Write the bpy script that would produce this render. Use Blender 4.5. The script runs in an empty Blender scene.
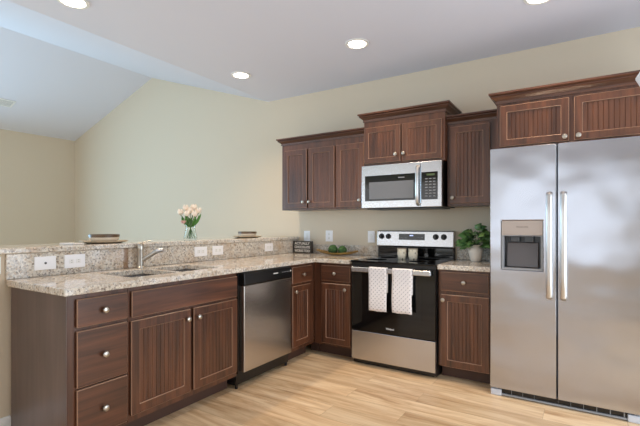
import bpy, bmesh, math, random
from mathutils import Vector, Matrix
PI = math.pi
random.seed(7)
sc = bpy.context.scene
COL = sc.collection

# ------------------------------------------------------------------ camera
cam = bpy.data.cameras.new('camera')
co = bpy.data.objects.new('camera', cam); COL.objects.link(co)
co.location = (2.189, -3.922, 1.2285)
co.rotation_euler = (PI / 2, 0, 0.5621)
cam.sensor_width = 36.0
cam.lens = 416.7 / 640 * 36
cam.shift_x = -3.0 / 640
cam.shift_y = 11.95 / 640
cam.clip_start = 0.05
sc.camera = co

# ------------------------------------------------------------------ light
sc.view_settings.view_transform = 'Standard'
sc.view_settings.look = 'None'
sc.view_settings.gamma = 1.0
sc.view_settings.use_curve_mapping = False
sc.view_settings.exposure = 0.16
sc.cycles.max_bounces = 8
sc.cycles.diffuse_bounces = 5
sc.cycles.use_denoising = True

w = bpy.data.worlds.new('world'); sc.world = w; w.use_nodes = True
bg = w.node_tree.nodes['Background']
bg.inputs[0].default_value = (0.80, 0.89, 1.0, 1); bg.inputs[1].default_value = 0.9

def area_light(name, loc, rot, sx, sy, power, color):
    l = bpy.data.lights.new(name, 'AREA'); l.shape = 'RECTANGLE'; l.size = sx; l.size_y = sy
    l.energy = power; l.color = color
    o = bpy.data.objects.new(name, l); o.location = loc; o.rotation_euler = rot; COL.objects.link(o); return o
# daylight through the front wall and living room windows, plus an added front fill
area_light('living_window_daylight', (-5.38, -4.0, 1.35), (PI / 2, 0, -PI / 2), 3.6, 1.8, 150, (0.42, 0.74, 1.0))
area_light('kitchen_window_daylight', (1.5, -7.3, 1.4), (PI / 2, 0, 0), 3.0, 1.8, 18, (0.88, 0.93, 1.0))
area_light('added_front_fill', (-2.4, -7.3, 1.45), (PI / 2, 0, 0), 3.4, 1.8, 26, (1.0, 0.97, 0.92))  # added fill to brighten the wall and counter under the wall cabinets
area_light('patio_door_daylight', (3.52, -2.1, 1.15), (PI / 2, 0, PI / 2), 2.1, 2.0, 50, (0.80, 0.90, 1.0))
CAN_POWER = 50
CAN_COLOR = (1.0, 0.76, 0.52)

# added spots without fixtures, for warm streaks on the refrigerator steel
for sx in (0.5, 1.25, 2.0, 2.75):
    l = bpy.data.lights.new('added_rear_spot', 'SPOT'); l.energy = 20; l.color = (1.0, 0.9, 0.78)
    l.spot_size = math.radians(140); l.spot_blend = .8; l.shadow_soft_size = .10
    o = bpy.data.objects.new('added_rear_spot', l); o.location = (sx, -5.9, 2.66); COL.objects.link(o)

# ------------------------------------------------------------------ node helpers
def new_mat(name):
    m = bpy.data.materials.new(name); m.use_nodes = True
    nt = m.node_tree; b = nt.nodes['Principled BSDF']
    return m, nt, b
def lin(r, g, b):
    f = lambda c: (c / 255 / 12.92) if c / 255 <= 0.04045 else ((c / 255 + 0.055) / 1.055) ** 2.4
    return (f(r), f(g), f(b), 1)
def plain(name, rgb, rough=0.5, metal=0.0, **kw):
    m, nt, b = new_mat(name)
    b.inputs['Base Color'].default_value = lin(*rgb)
    b.inputs['Roughness'].default_value = rough
    b.inputs['Metallic'].default_value = metal
    for k, v in kw.items(): b.inputs[k.replace('_', ' ')].default_value = v
    return m
def node(nt, t, **kw):
    n = nt.nodes.new(t)
    for k, v in kw.items(): setattr(n, k, v)
    return n
def ramp(nt, stops):
    r = node(nt, 'ShaderNodeValToRGB')
    e = r.color_ramp.elements
    while len(e) < len(stops): e.new(0.5)
    for i, (p, c) in enumerate(stops): e[i].position = p; e[i].color = c
    return r
def coords(nt, scale, rot=(0, 0, 0), loc=(0, 0, 0), kind='Object'):
    tc = node(nt, 'ShaderNodeTexCoord'); mp = node(nt, 'ShaderNodeMapping')
    mp.inputs['Scale'].default_value = scale; mp.inputs['Rotation'].default_value = rot; mp.inputs['Location'].default_value = loc
    nt.links.new(tc.outputs[kind], mp.inputs[0]); return mp
def noise(nt, vec, scale=5, detail=4, rough=0.55, dist=0.0):
    n = node(nt, 'ShaderNodeTexNoise')
    n.inputs['Scale'].default_value = scale; n.inputs['Detail'].default_value = detail
    n.inputs['Roughness'].default_value = rough; n.inputs['Distortion'].default_value = dist
    nt.links.new(vec.outputs[0], n.inputs['Vector']); return n
def mix(nt, a, b, fac, mode='MIX'):
    m = node(nt, 'ShaderNodeMix', data_type='RGBA', blend_type=mode)
    for s, v in ((0, fac), (6, a), (7, b)):
        if hasattr(v, 'links') or isinstance(v, bpy.types.NodeSocket): nt.links.new(v, m.inputs[s])
        else: m.inputs[s].default_value = v
    return m.outputs[2]
def bump(nt, b, h, strength, dist=0.002):
    n = node(nt, 'ShaderNodeBump'); n.inputs['Strength'].default_value = strength; n.inputs['Distance'].default_value = dist
    nt.links.new(h, n.inputs['Height']); nt.links.new(n.outputs[0], b.inputs['Normal'])

def wood(name, axis, dark=(58, 35, 24), light=(110, 69, 47)):
    m, nt, b = new_mat(name)
    s = [26, 26, 26]; s[axis] = 1.6
    v = coords(nt, s)
    n1 = noise(nt, v, 1.0, 6, 0.6, 0.4)
    v2 = coords(nt, [2.2 if i != axis else 0.9 for i in range(3)])
    n2 = noise(nt, v2, 1.6, 3, 0.5)
    r1 = ramp(nt, [(0.30, lin(*dark)), (0.72, lin(*light))]); nt.links.new(n1.outputs[0], r1.inputs[0])
    r2 = ramp(nt, [(0.3, (0.72, 0.70, 0.70, 1)), (0.7, (1.15, 1.12, 1.1, 1))]); nt.links.new(n2.outputs[0], r2.inputs[0])
    nt.links.new(mix(nt, r1.outputs[0], r2.outputs[0], 1.0, 'MULTIPLY'), b.inputs['Base Color'])
    b.inputs['Roughness'].default_value = 0.33
    b.inputs['Coat Weight'].default_value = 0.25; b.inputs['Coat Roughness'].default_value = 0.3
    bump(nt, b, n1.outputs[0], 0.08, 0.001)
    return m
WOOD_V = wood('walnut_stain_upright', 2)
WOOD_X = wood('walnut_stain_along_x', 0)
WOOD_Y = wood('walnut_stain_along_y', 1)
PANEL = wood('walnut_end_panel', 2, (90, 73, 68), (106, 89, 84))
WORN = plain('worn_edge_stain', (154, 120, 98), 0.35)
TOE = plain('toe_kick_stain', (74, 50, 40), 0.5)
GROOVE = plain('groove_dark', (40, 24, 17), 0.6)

def granite(name, band=None):
    m, nt, b = new_mat(name)
    v = coords(nt, (1, 1, 1))
    vr = node(nt, 'ShaderNodeTexVoronoi'); vr.inputs['Scale'].default_value = 105
    nt.links.new(v.outputs[0], vr.inputs['Vector'])
    sep = node(nt, 'ShaderNodeSeparateColor'); nt.links.new(vr.outputs['Color'], sep.inputs[0])
    cells = ramp(nt, [(0.0, lin(74, 66, 64)), (0.10, lin(150, 140, 130)), (0.24, lin(212, 204, 190)), (0.55, lin(234, 228, 216)),
                      (0.72, lin(186, 184, 182)), (0.88, lin(184, 160, 132)), (1.0, lin(240, 236, 228))])
    nt.links.new(sep.outputs[0], cells.inputs[0])
    blot = noise(nt, v, 16, 4, 0.65)
    rb = ramp(nt, [(0.36, lin(176, 160, 140)), (0.5, lin(226, 216, 200)), (0.66, lin(196, 194, 192))])
    nt.links.new(blot.outputs[0], rb.inputs[0])
    c = mix(nt, cells.outputs[0], rb.outputs[0], 0.35)
    big = noise(nt, v, 4.5, 3, 0.6)
    rbig = ramp(nt, [(0.52, (0, 0, 0, 1)), (0.70, (0.42, 0.42, 0.42, 1))]); nt.links.new(big.outputs[0], rbig.inputs[0])
    c = mix(nt, c, lin(190, 154, 112), rbig.outputs[0])
    fl = noise(nt, v, 85, 3, 0.65)
    rf = ramp(nt, [(0.60, (0, 0, 0, 1)), (0.68, (0.75, 0.75, 0.75, 1))]); nt.links.new(fl.outputs[0], rf.inputs[0])
    c = mix(nt, c, lin(88, 80, 82), rf.outputs[0])
    if band is not None:                        # one brown band standing across the slab
        sx = node(nt, 'ShaderNodeSeparateXYZ'); nt.links.new(v.outputs[0], sx.inputs[0])
        wob = noise(nt, v, 30, 2); ad = node(nt, 'ShaderNodeMath', operation='MULTIPLY_ADD'); ad.inputs[1].default_value = .02
        nt.links.new(wob.outputs[0], ad.inputs[0]); nt.links.new(sx.outputs[1], ad.inputs[2])
        su = node(nt, 'ShaderNodeMath', operation='SUBTRACT'); su.inputs[1].default_value = band + .01; nt.links.new(ad.outputs[0], su.inputs[0])
        ab = node(nt, 'ShaderNodeMath', operation='ABSOLUTE'); nt.links.new(su.outputs[0], ab.inputs[0])
        rv = ramp(nt, [(0.014, (.85, .85, .85, 1)), (0.024, (0, 0, 0, 1))]); nt.links.new(ab.outputs[0], rv.inputs[0])
        c = mix(nt, c, lin(138, 100, 62), rv.outputs[0])
    nt.links.new(c, b.inputs['Base Color'])
    b.inputs['Roughness'].default_value = 0.06
    return m
GRANITE_BAND = granite('speckled_granite_with_brown_band', -.70)
GRANITE = granite('speckled_granite')

def floor_mat():
    m, nt, b = new_mat('pale_oak_planks')
    v = coords(nt, (1, 1, 1), loc=(0.3, 0.05, 0))
    br = node(nt, 'ShaderNodeTexBrick'); br.offset = 0.37; br.offset_frequency = 2
    for k, val in (('Scale', 1.0), ('Mortar Size', 0.0012), ('Mortar Smooth', 0.3), ('Brick Width', 1.22), ('Row Height', 0.178), ('Bias', 0.0)):
        br.inputs[k].default_value = val
    br.inputs['Color1'].default_value = (0, 0, 0, 1); br.inputs['Color2'].default_value = (1, 1, 1, 1); br.inputs['Mortar'].default_value = (0.5, 0.5, 0.5, 1)
    nt.links.new(v.outputs[0], br.inputs['Vector'])
    # each plank shifts its own grain
    add = node(nt, 'ShaderNodeVectorMath', operation='MULTIPLY_ADD'); nt.links.new(br.outputs['Color'], add.inputs[0])
    add.inputs[1].default_value = (7, 5, 3)
    mp = coords(nt, (1.1, 8, 1)); nt.links.new(mp.outputs[0], add.inputs[2])
    g = noise(nt, add, 1.5, 6, 0.62, 0.6)
    rg = ramp(nt, [(0.25, lin(160, 122, 86)), (0.42, lin(204, 172, 134)), (0.58, lin(226, 200, 164)), (0.8, lin(240, 220, 190))])
    nt.links.new(g.outputs[0], rg.inputs[0])
    rp = ramp(nt, [(0.0, (0.80, 0.77, 0.73, 1)), (0.5, (1.0, 1.0, 1.0, 1)), (1.0, (1.12, 1.12, 1.12, 1))]); nt.links.new(br.outputs['Color'], rp.inputs[0])
    c = mix(nt, rg.outputs[0], rp.outputs[0], 1.0, 'MULTIPLY')
    fine = coords(nt, (3, 90, 1)); fn = noise(nt, fine, 1.0, 3, 0.6)
    rfn = ramp(nt, [(0.3, (0.9, 0.88, 0.85, 1)), (0.6, (1.03, 1.03, 1.03, 1))]); nt.links.new(fn.outputs[0], rfn.inputs[0])
    c = mix(nt, c, rfn.outputs[0], 0.8, 'MULTIPLY')
    mo = node(nt, 'ShaderNodeMath', operation='MULTIPLY'); mo.inputs[1].default_value = 0.55; nt.links.new(br.outputs['Fac'], mo.inputs[0])
    c = mix(nt, c, lin(120, 88, 58), mo.outputs[0])
    nt.links.new(c, b.inputs['Base Color']); b.inputs['Roughness'].default_value = 0.38
    return m
FLOOR = floor_mat()

def paint(name, rgb, rough=0.85):
    m, nt, b = new_mat(name)
    b.inputs['Base Color'].default_value = lin(*rgb); b.inputs['Roughness'].default_value = rough
    n = noise(nt, coords(nt, (1, 1, 1)), 220, 2, 0.5); bump(nt, b, n.outputs[0], 0.05, 0.0006)
    return m
WALL = paint('beige_wall_paint', (216, 202, 180))
def pane_mat():
    m, nt, b = new_mat('window_pane'); nt.nodes.remove(b)
    g = node(nt, 'ShaderNodeBsdfGlossy'); g.inputs['Roughness'].default_value = 0.02
    t = node(nt, 'ShaderNodeBsdfTransparent'); x = node(nt, 'ShaderNodeMixShader'); x.inputs[0].default_value = 0.06
    nt.links.new(t.outputs[0], x.inputs[1]); nt.links.new(g.outputs[0], x.inputs[2]); nt.links.new(x.outputs[0], nt.nodes['Material Output'].inputs[0]); return m
PANE = pane_mat()
CEIL = paint('white_ceiling_paint', (222, 224, 236), 0.9)
WHITE = plain('white_trim_paint', (238, 238, 236), 0.4)
PLATE = plain('white_plastic_plate', (245, 245, 247), 0.35)
SLOT = plain('socket_slot_dark', (70, 70, 72), 0.5)

def steel(name, axis, rgb=(196, 192, 188), rough=0.27, wavy=0.0):
    m, nt, b = new_mat(name)
    b.inputs['Base Color'].default_value = lin(*rgb); b.inputs['Metallic'].default_value = 1.0
    b.inputs['Roughness'].default_value = rough
    if wavy:
        n2 = noise(nt, coords(nt, (2.6, 2.6, 3.4)), 1.0, 1, 0.4); bump(nt, b, n2.outputs[0], wavy, 0.03)
    return m
STEEL_X = steel('brushed_steel_along_x', 0, (196, 196, 199), 0.26)
STEEL_Z = steel('brushed_steel_upright', 2, (190, 185, 180), 0.27)
FRIDGE = steel('refrigerator_steel', 0, (186, 187, 193), 0.22, 0.55)
CHROME = plain('bright_steel', (212, 210, 208), 0.3, 1.0)
NICKEL = plain('satin_nickel', (188, 182, 172), 0.32, 1.0)
BLACKGLASS = plain('black_glass', (9, 9, 10), 0.06)
BLACK = plain('black_enamel', (14, 14, 15), 0.3)
DARKGREY = plain('dark_grey_plastic', (62, 64, 66), 0.45)
GREYWIN = plain('grey_microwave_window', (112, 113, 116), 0.3)
MIDGREY = plain('mid_grey_plastic', (140, 142, 146), 0.45)
LIGHTGREY = plain('light_grey_plastic', (196, 200, 208), 0.4)
LETTER = plain('pale_lettering', (225, 225, 225), 0.5)
LETTERDK = plain('grey_lettering', (120, 112, 104), 0.5)

def emit(name, rgb, strength):
    m, nt, b = new_mat(name)
    b.inputs['Base Color'].default_value = lin(*rgb)
    b.inputs['Emission Color'].default_value = lin(*rgb); b.inputs['Emission Strength'].default_value = strength
    return m
LAMPGLOW = emit('downlight_glow', (255, 244, 226), 9.0)
DISPLAY = emit('blue_white_digits', (190, 205, 255), 1.0)
GREENLED = emit('green_digits', (70, 84, 50), 0.3)

# ------------------------------------------------------------------ mesh builder
IDENT = lambda u, d, z: (u, d, z)
PENIN = lambda u, d, z: (d, u, z)              # faces +x, width runs along y
RANGE = lambda u, d, z: (u, -d, z)             # faces -y, width runs along x
class MB:
    def __init__(s, fm=IDENT): s.bm = bmesh.new(); s.fm = fm
    def v(s, u, d, z): return s.bm.verts.new(s.fm(u, d, z))
    def f(s, vs):
        try: return s.bm.faces.new(vs)
        except ValueError: return None
    def box(s, u0, u1, d0, d1, z0, z1):
        p = [s.v(u, d, z) for z in (z0, z1) for d in (d0, d1) for u in (u0, u1)]
        for q in ((0, 1, 3, 2), (4, 6, 7, 5), (0, 4, 5, 1), (2, 3, 7, 6), (0, 2, 6, 4), (1, 5, 7, 3)): s.f([p[i] for i in q])
        return s
    def slab(s, us, zs, holes, d0, d1, flat=False):
        """plate over the grid us x zs without the cells in holes, d0..d1 thick; flat: zs runs along d and thickness along z"""
        P = (lambda u, t, d: s.v(u, t, d)) if flat else (lambda u, t, d: s.v(u, d, t))
        fr, bk = {}, {}
        def g(dic, i, j, d):
            if (i, j) not in dic: dic[i, j] = P(us[i], zs[j], d)
            return dic[i, j]
        ok = lambda i, j: 0 <= i < len(us) - 1 and 0 <= j < len(zs) - 1 and (i, j) not in holes
        for i in range(len(us) - 1):
            for j in range(len(zs) - 1):
                if not ok(i, j): continue
                c = [(i, j), (i + 1, j), (i + 1, j + 1), (i, j + 1)]
                s.f([g(fr, *k, d1) for k in c]); s.f([g(bk, *k, d0) for k in reversed(c)])
                for (a, b, ni, nj) in ((0, 1, i, j - 1), (1, 2, i + 1, j), (2, 3, i, j + 1), (3, 0, i - 1, j)):
                    if not ok(ni, nj): s.f([g(fr, *c[a], d1), g(fr, *c[b], d1), g(bk, *c[b], d0), g(bk, *c[a], d0)])
        return s
    def prism(s, pts, a0, a1, axis='u'):
        """closed 2D outline extruded; axis u: pts=(d,z); axis z: pts=(u,d); axis d: pts=(u,z)"""
        P = {'u': lambda p, a: s.v(a, p[0], p[1]), 'z': lambda p, a: s.v(p[0], p[1], a), 'd': lambda p, a: s.v(p[0], a, p[1])}[axis]
        A = [P(p, a0) for p in pts]; B = [P(p, a1) for p in pts]; n = len(pts)
        s.f(A); s.f(B[::-1])
        for i in range(n): s.f([A[i], A[(i + 1) % n], B[(i + 1) % n], B[i]])
        return s
    def lathe(s, prof, c=(0, 0, 0), axis='z', n=24, a0=0.0):
        """prof=(r,h) from one end to the other, around axis through c"""
        rings = []
        for r, h in prof:
            if r < 1e-6:
                q = {'z': (0, 0, h), 'd': (0, h, 0), 'u': (h, 0, 0)}[axis]; rings.append([s.v(c[0] + q[0], c[1] + q[1], c[2] + q[2])]); continue
            ring = []
            for k in range(n):
                t = a0 + 2 * PI * k / n; x, y = r * math.cos(t), r * math.sin(t)
                q = {'z': (x, y, h), 'd': (x, h, y), 'u': (h, x, y)}[axis]
                ring.append(s.v(c[0] + q[0], c[1] + q[1], c[2] + q[2]))
            rings.append(ring)
        for A, B in zip(rings, rings[1:]):
            for k in range(max(len(A), len(B))):
                a, a2, b, b2 = A[k % len(A)], A[(k + 1) % len(A)], B[k % len(B)], B[(k + 1) % len(B)]
                if len(A) == 1: s.f([a, b, b2])
                elif len(B) == 1: s.f([a, a2, b])
                else: s.f([a, a2, b2, b])
        for R in (rings[0], rings[-1]):
            if len(R) > 1: s.f(R)
        return s
    def tube(s, path, r, n=10, flat=1.0):
        pts = [Vector(p) for p in path]; rings = []
        rr = r if isinstance(r, (list, tuple)) else [r] * len(pts)
        up0 = None
        for i, p in enumerate(pts):
            t = (pts[min(i + 1, len(pts) - 1)] - pts[max(i - 1, 0)]).normalized()
            if up0 is None: up0 = Vector((0, 0, 1)) if abs(t.z) < 0.9 else Vector((1, 0, 0))
            a = t.cross(up0).normalized(); b = a.cross(t).normalized(); up0 = b
            rings.append([s.v(*(p + a * rr[i] * math.cos(2 * PI * k / n) + b * rr[i] * flat * math.sin(2 * PI * k / n))) for k in range(n)])
        for A, B in zip(rings, rings[1:]):
            for k in range(n): s.f([A[k], A[(k + 1) % n], B[(k + 1) % n], B[k]])
        s.f(rings[0]); s.f(rings[-1][::-1]); return s
    def build(s, name, mat, parent=None, bevel=0.0, smooth=False, seg=2, angle=35, worn=False):
        off = Vector((0, 0, 0)); o = parent
        while o is not None: off += o.location; o = o.parent
        if parent is None:                      # a thing of one mesh: origin at the middle of its base
            xs = [v.co for v in s.bm.verts]
            lo = Vector([min(c[i] for c in xs) for i in range(3)]); hi = Vector([max(c[i] for c in xs) for i in range(3)])
            off = Vector(((lo.x + hi.x) / 2, (lo.y + hi.y) / 2, lo.z))
        bmesh.ops.recalc_face_normals(s.bm, faces=s.bm.faces)
        bmesh.ops.translate(s.bm, vec=-off, verts=s.bm.verts)
        me = bpy.data.meshes.new(name); s.bm.to_mesh(me); s.bm.free()
        me.materials.append(mat)
        o = bpy.data.objects.new(name, me); COL.objects.link(o)
        if parent is not None: o.parent = parent
        else: o.location = off
        if smooth:
            for p in me.polygons: p.use_smooth = True
            me.set_sharp_from_angle(angle=math.radians(40))
        if bevel:
            b = o.modifiers.new('edge', 'BEVEL'); b.width = bevel; b.segments = seg; b.limit_method = 'ANGLE'; b.angle_limit = math.radians(angle)
            b.harden_normals = False
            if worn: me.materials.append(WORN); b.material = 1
        return o

def thing(name, label, cat, loc, group=None):
    o = bpy.data.objects.new(name, None); COL.objects.link(o); o.location = loc; o.empty_display_size = 0.1
    return tag(o, label, cat, group)
def tag(o, label, cat, group=None):
    o['label'] = label; o['category'] = cat
    if group: o['group'] = group
    return o
def struct(o): o['kind'] = 'structure'; return o
def copy_tree(o, parent=None):
    c = o.copy(); COL.objects.link(c)
    if parent is not None: c.parent = parent
    for ch in list(o.children): copy_tree(ch, c)
    return c
def lettering(name, text, size, loc, rot, mat, parent, bold=0.0, width=None):
    cu = bpy.data.curves.new(name, 'FONT'); cu.body = text; cu.size = size; cu.align_x = 'CENTER'; cu.align_y = 'CENTER'; cu.extrude = 0.0004; cu.offset = bold
    t = bpy.data.objects.new('text_source', cu); COL.objects.link(t)
    bpy.context.view_layer.update()
    me = bpy.data.meshes.new_from_object(t.evaluated_get(bpy.context.evaluated_depsgraph_get()))
    bpy.data.objects.remove(t); bpy.data.curves.remove(cu)
    me.materials.clear(); me.materials.append(mat)
    o = bpy.data.objects.new(name, me); COL.objects.link(o); o.parent = parent
    off = Vector((0, 0, 0)); q = parent
    while q is not None: off += q.location; q = q.parent
    o.location = Vector(loc) - off; o.rotation_euler = rot
    if width:
        wd = max(v.co.x for v in me.vertices) - min(v.co.x for v in me.vertices)
        o.scale = (width / wd, 1, 1)
    return o
FACE_Y = (PI / 2, 0, 0)          # lettering read from -y
FACE_X = (PI / 2, 0, PI / 2)     # lettering read from +x

# ------------------------------------------------------------------ room
CZ = 2.72; EDGE = -1.06; RIDGE = -3.31; RZ = 3.433; LX = -5.5; RX = 3.6; FY = -7.5
struct(MB().box(LX - .1, RX + .1, FY - .1, 0.1, -0.1, 0.0).build('floor', FLOOR))
gable = [(LX, 0), (RX, 0), (RX, CZ), (EDGE, CZ), (RIDGE, RZ), (LX, CZ)]
struct(MB().prism(gable, 0.0, 0.1, 'd').build('wall_back', WALL))
def wall_with_hole(name, fm, u0, u1, d0, d1, top, hole):
    m = MB(fm).slab([u0, hole[0], hole[1], u1], [0.0, hole[2], hole[3], top], {(1, 1)}, d0, d1)
    return struct(m.build(name, WALL))
def window(n, fm, hole, d):
    a, b, z0, z1 = hole; mid = (a + b) / 2
    m = MB(fm).slab([a, a + .06, mid - .04, mid + .04, b - .06, b], [z0, z0 + .06, z1 - .06, z1], {(1, 1), (3, 1)}, d - .08, d - .02)
    o = struct(m.build('window_%d' % n, WHITE))
    MB(fm).box(a + .0605, b - .0605, d - .052, d - .048, z0 + .0605, z1 - .0605).build('window_glass', PANE, o)
HL = (-5.8, -2.2, .45, 2.25); HF = (0.0, 3.0, .5, 2.3); HD = (-4.2, -.6, .5, 2.3); HR = (-3.2, -1.0, .1, 2.2)  # HD is an unseen opening added for the front fill light
wall_with_hole('wall_left', PENIN, FY - .1, 0.1, LX - .1, LX, CZ + .12, HL)
wall_with_hole('wall_right', PENIN, FY - .1, 0.1, RX, RX + .1, CZ + .1, HR)
m = MB().slab([LX, HD[0], HD[1], HF[0], HF[1], RX], [0.0, HF[2], HF[3], CZ], {(1, 1), (3, 1)}, FY - .1, FY)
struct(m.build('wall_front', WALL))
struct(MB().prism([(LX, CZ + .001), (EDGE, CZ + .001), (RIDGE, RZ)], FY - .1, FY, 'd').build('wall_gable', WALL))
window(1, PENIN, HL, LX + .03); window(2, IDENT, HF, FY); window(3, PENIN, HR, RX + .07); window(4, IDENT, HD, FY)  # the last window sits in the added fill opening
# ceilings: flat over the kitchen, vaulted over the living room
struct(MB().box(EDGE, RX + .1, FY - .1, 0.1, CZ, CZ + .1).build('ceiling', CEIL))
def slope(name, xa, za, xb, zb):
    struct(MB().prism([(xa, za), (xb, zb), (xb, zb + .12), (xa, za + .12)], FY - .1, 0.1, 'd').build(name, CEIL))
slope('ceiling_slope', LX, CZ, RIDGE, RZ)
slope('ceiling_slope', RIDGE, RZ, EDGE, CZ)
# half wall behind the sink that carries the raised bar
KX0, KX1 = -0.745, -0.635
struct(MB().box(KX0, KX1, -4.3, -0.001, 0.0, 1.060).build('wall_bar', WALL))
struct(MB(PENIN).prism([(KX1 + .001, 0), (KX1 + .016, 0), (KX1 + .016, .105), (KX1 + .010, .122), (KX1 + .001, .126)], -4.3, -2.845, 'u').build('baseboard_bar', WHITE))
struct(MB(RANGE).prism([(.001, 0), (.016, 0), (.016, .105), (.010, .122), (.001, .126)], LX, KX0 - .002, 'u').build('baseboard_back', WHITE))
struct(MB(PENIN).prism([(LX + .001, 0), (LX + .016, 0), (LX + .016, .105), (LX + .010, .122), (LX + .001, .126)], FY, -.02, 'u').build('baseboard_left', WHITE))

# ------------------------------------------------------------------ cabinet pieces
def knob(fm, u, d, z, parent):
    m = MB(fm)
    m.lathe([(.0065, 0), (.006, .010), (.0075, .015), (.0155, .019), (.017, .024), (.0145, .029), (.007, .032), (0, .0325)], (u, d, z), 'd', 18)
    return m.build('knob', NICKEL, parent, smooth=True)
def beaded_panel(fm, u0, u1, z0, z1, d, parent, mat):
    """recessed beadboard: flat strips parted by v grooves"""
    n = max(4, round((u1 - u0) / .029)); st = (u1 - u0) / n
    pts = [(u0, d - .012)]
    for i in range(n):
        a = u0 + i * st
        if i: pts += [(a - .0024, d), (a, d - .0026), (a + .0024, d)]
        else: pts += [(a, d)]
    pts += [(u1, d), (u1, d - .012)]
    return MB(fm).prism(pts, z0, z1, 'z').build('beadboard_panel', mat, parent)
def door(fm, u0, u1, z0, z1, d, parent, kn=None, s=.056):
    m = MB(fm).slab([u0, u0 + s, u1 - s, u1], [z0, z0 + s, z1 - s, z1], {(1, 1)}, d, d + .020)
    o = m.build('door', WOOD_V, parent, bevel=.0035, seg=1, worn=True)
    beaded_panel(fm, u0 + s - .001, u1 - s + .001, z0 + s - .001, z1 - s + .001, d + .0115, o, WOOD_V)
    if kn: knob(fm, kn[0], d + .0205, kn[1], o)
    return o
def drawer(fm, u0, u1, z0, z1, d, parent, grain, kn=True, name='drawer'):
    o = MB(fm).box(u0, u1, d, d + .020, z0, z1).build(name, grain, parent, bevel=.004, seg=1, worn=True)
    if kn: knob(fm, (u0 + u1) / 2, d + .0205, (z0 + z1) / 2, o)
    return o
def carcass(fm, u0, u1, back, front, parent, toe=.095, top=.874):
    MB(fm).box(u0, u1, back, front, .108, top).build('carcass', WOOD_V, parent, bevel=.0015)
    MB(fm).box(u0 + .001, u1 - .001, back, front - toe, 0.0, .107).build('toe_kick', TOE, parent)

PB, PF = -0.610, 0.0           # peninsula cabinets: back and face frame
# three drawer cabinet at the free end
t = thing('drawer_cabinet', 'dark walnut base cabinet with three stacked drawers at the open end of the peninsula', 'cabinet', (-.3, -2.68, 0))
MB(PENIN).box(-2.843, -2.519, PB, PF, .108, .874).build('carcass', WOOD_V, t, bevel=.0015)
MB(PENIN).box(-2.820, -2.520, PB, PF - .095, 0, .107).build('toe_kick', TOE, t)
MB(PENIN).slab([-2.848, -2.8435], [0, .108, .874], set(), PB, PF - .0005).build('end_panel', PANEL, t)
for z0, z1 in ((.706, .851), (.399, .688), (.128, .390)): drawer(PENIN, -2.805, -2.529, z0, z1, PF, t, WOOD_Y)
# sink base
t = thing('sink_cabinet', 'dark walnut double door base cabinet with a wide blank panel under the sink', 'cabinet', (-.3, -2.08, 0))
MB(PENIN).slab([-2.517, -2.499, -1.667, -1.649], [.108, .126, .874], {(1, 1)}, PB, PF - .02).build('carcass', WOOD_V, t)
MB(PENIN).slab([-2.517, -2.49, -2.095, -2.058, -1.675, -1.649], [.108, .16, .68, .71, .84, .874], {(1, 1), (3, 1)}, PF - .019, PF).build('face_frame', WOOD_V, t, bevel=.0015)
MB(PENIN).box(-2.516, -1.650, PB, PF - .095, 0, .107).build('toe_kick', TOE, t)
drawer(PENIN, -2.504, -1.660, .702, .851, PF, t, WOOD_Y, kn=False, name='false_front')
door(PENIN, -2.508, -2.088, .146, .684, PF, t, (-2.120, .624))
door(PENIN, -2.064, -1.660, .146, .684, PF, t, (-2.032, .624))
# narrow cabinet between dishwasher and corner
t = thing('corner_cabinet', 'narrow dark walnut base cabinet right of the dishwasher, one drawer over one door', 'cabinet', (-.3, -.8, 0))
carcass(PENIN, -.983, -.6105, PB, PF, t)
drawer(PENIN, -.977, -.672, .708, .855, PF, t, WOOD_Y)
door(PENIN, -.975, -.689, .146, .686, PF, t, (-.943, .637))
# cabinet left of the range
RB, RF = 0.002, 0.605
t = thing('base_cabinet', 'dark walnut base cabinet left of the range, in the inside corner', 'cabinet', (.2, -.3, 0))
carcass(RANGE, .002, .4005, RB, RF, t)
MB(RANGE).box(-.094, .001, RF - .09, RF - .0955 + .001, 0, .107).build('toe_kick', TOE, t)
drawer(RANGE, .090, .399, .709, .853, RF, t, WOOD_X)
door(RANGE, .090, .399, .128, .687, RF, t, (.354, .640))
# cabinet between range and refrigerator
t = thing('base_cabinet', 'warm brown walnut base cabinet between the range and the refrigerator', 'cabinet', (1.39, -.3, 0))
carcass(RANGE, 1.194, 1.596, RB, RF, t)
drawer(RANGE, 1.215, 1.579, .709, .858, RF, t, WOOD_X)
door(RANGE, 1.215, 1.579, .112, .680, RF, t, (1.238, .638))

# ------------------------------------------------------------------ dishwasher
t = thing('dishwasher', 'stainless steel dishwasher with black control strip under the peninsula counter', 'dishwasher', (-.3, -1.315, 0))
MB(PENIN).box(-1.643, -.988, PB, -.03, .03, .868).build('tub', BLACK, t)
MB(PENIN).box(-1.643, -1.6235, -.03, .004, .12, .868).build('side_strip', BLACK, t)
MB(PENIN).box(-1.621, -1.036, -.03, .050, .134, .776).build('door', STEEL_Z, t, bevel=.004)
cp = MB(PENIN).prism([(-.03, .778), (.052, .778), (.056, .785), (.052, .862), (.046, .872), (-.03, .872)], -1.623, -1.034, 'u').build('control_panel', BLACK, t, bevel=.003)
for k in range(5): MB(PENIN).box(-1.17 + k * .022, -1.158 + k * .022, .0535, .0550, .832, .838).build('button', MIDGREY, cp)
MB(PENIN).lathe([(.007, 0), (.007, .003), (0, .0032)], (-1.052, .0525, .838), 'd', 12).build('indicator', LETTER, cp)
MB(PENIN).box(-1.285, -1.225, .0535, .0550, .831, .839).build('emblem', LETTER, cp)
MB(PENIN).box(-1.638, -.992, -.075, -.018, .030, .132).build('kick_plate', BLACK, t)
for u in (-1.62, -1.01): MB(PENIN).lathe([(.012, 0), (.012, .0295)], (u, -.03, 0), 'z', 10).build('foot', BLACK, t)

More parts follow.
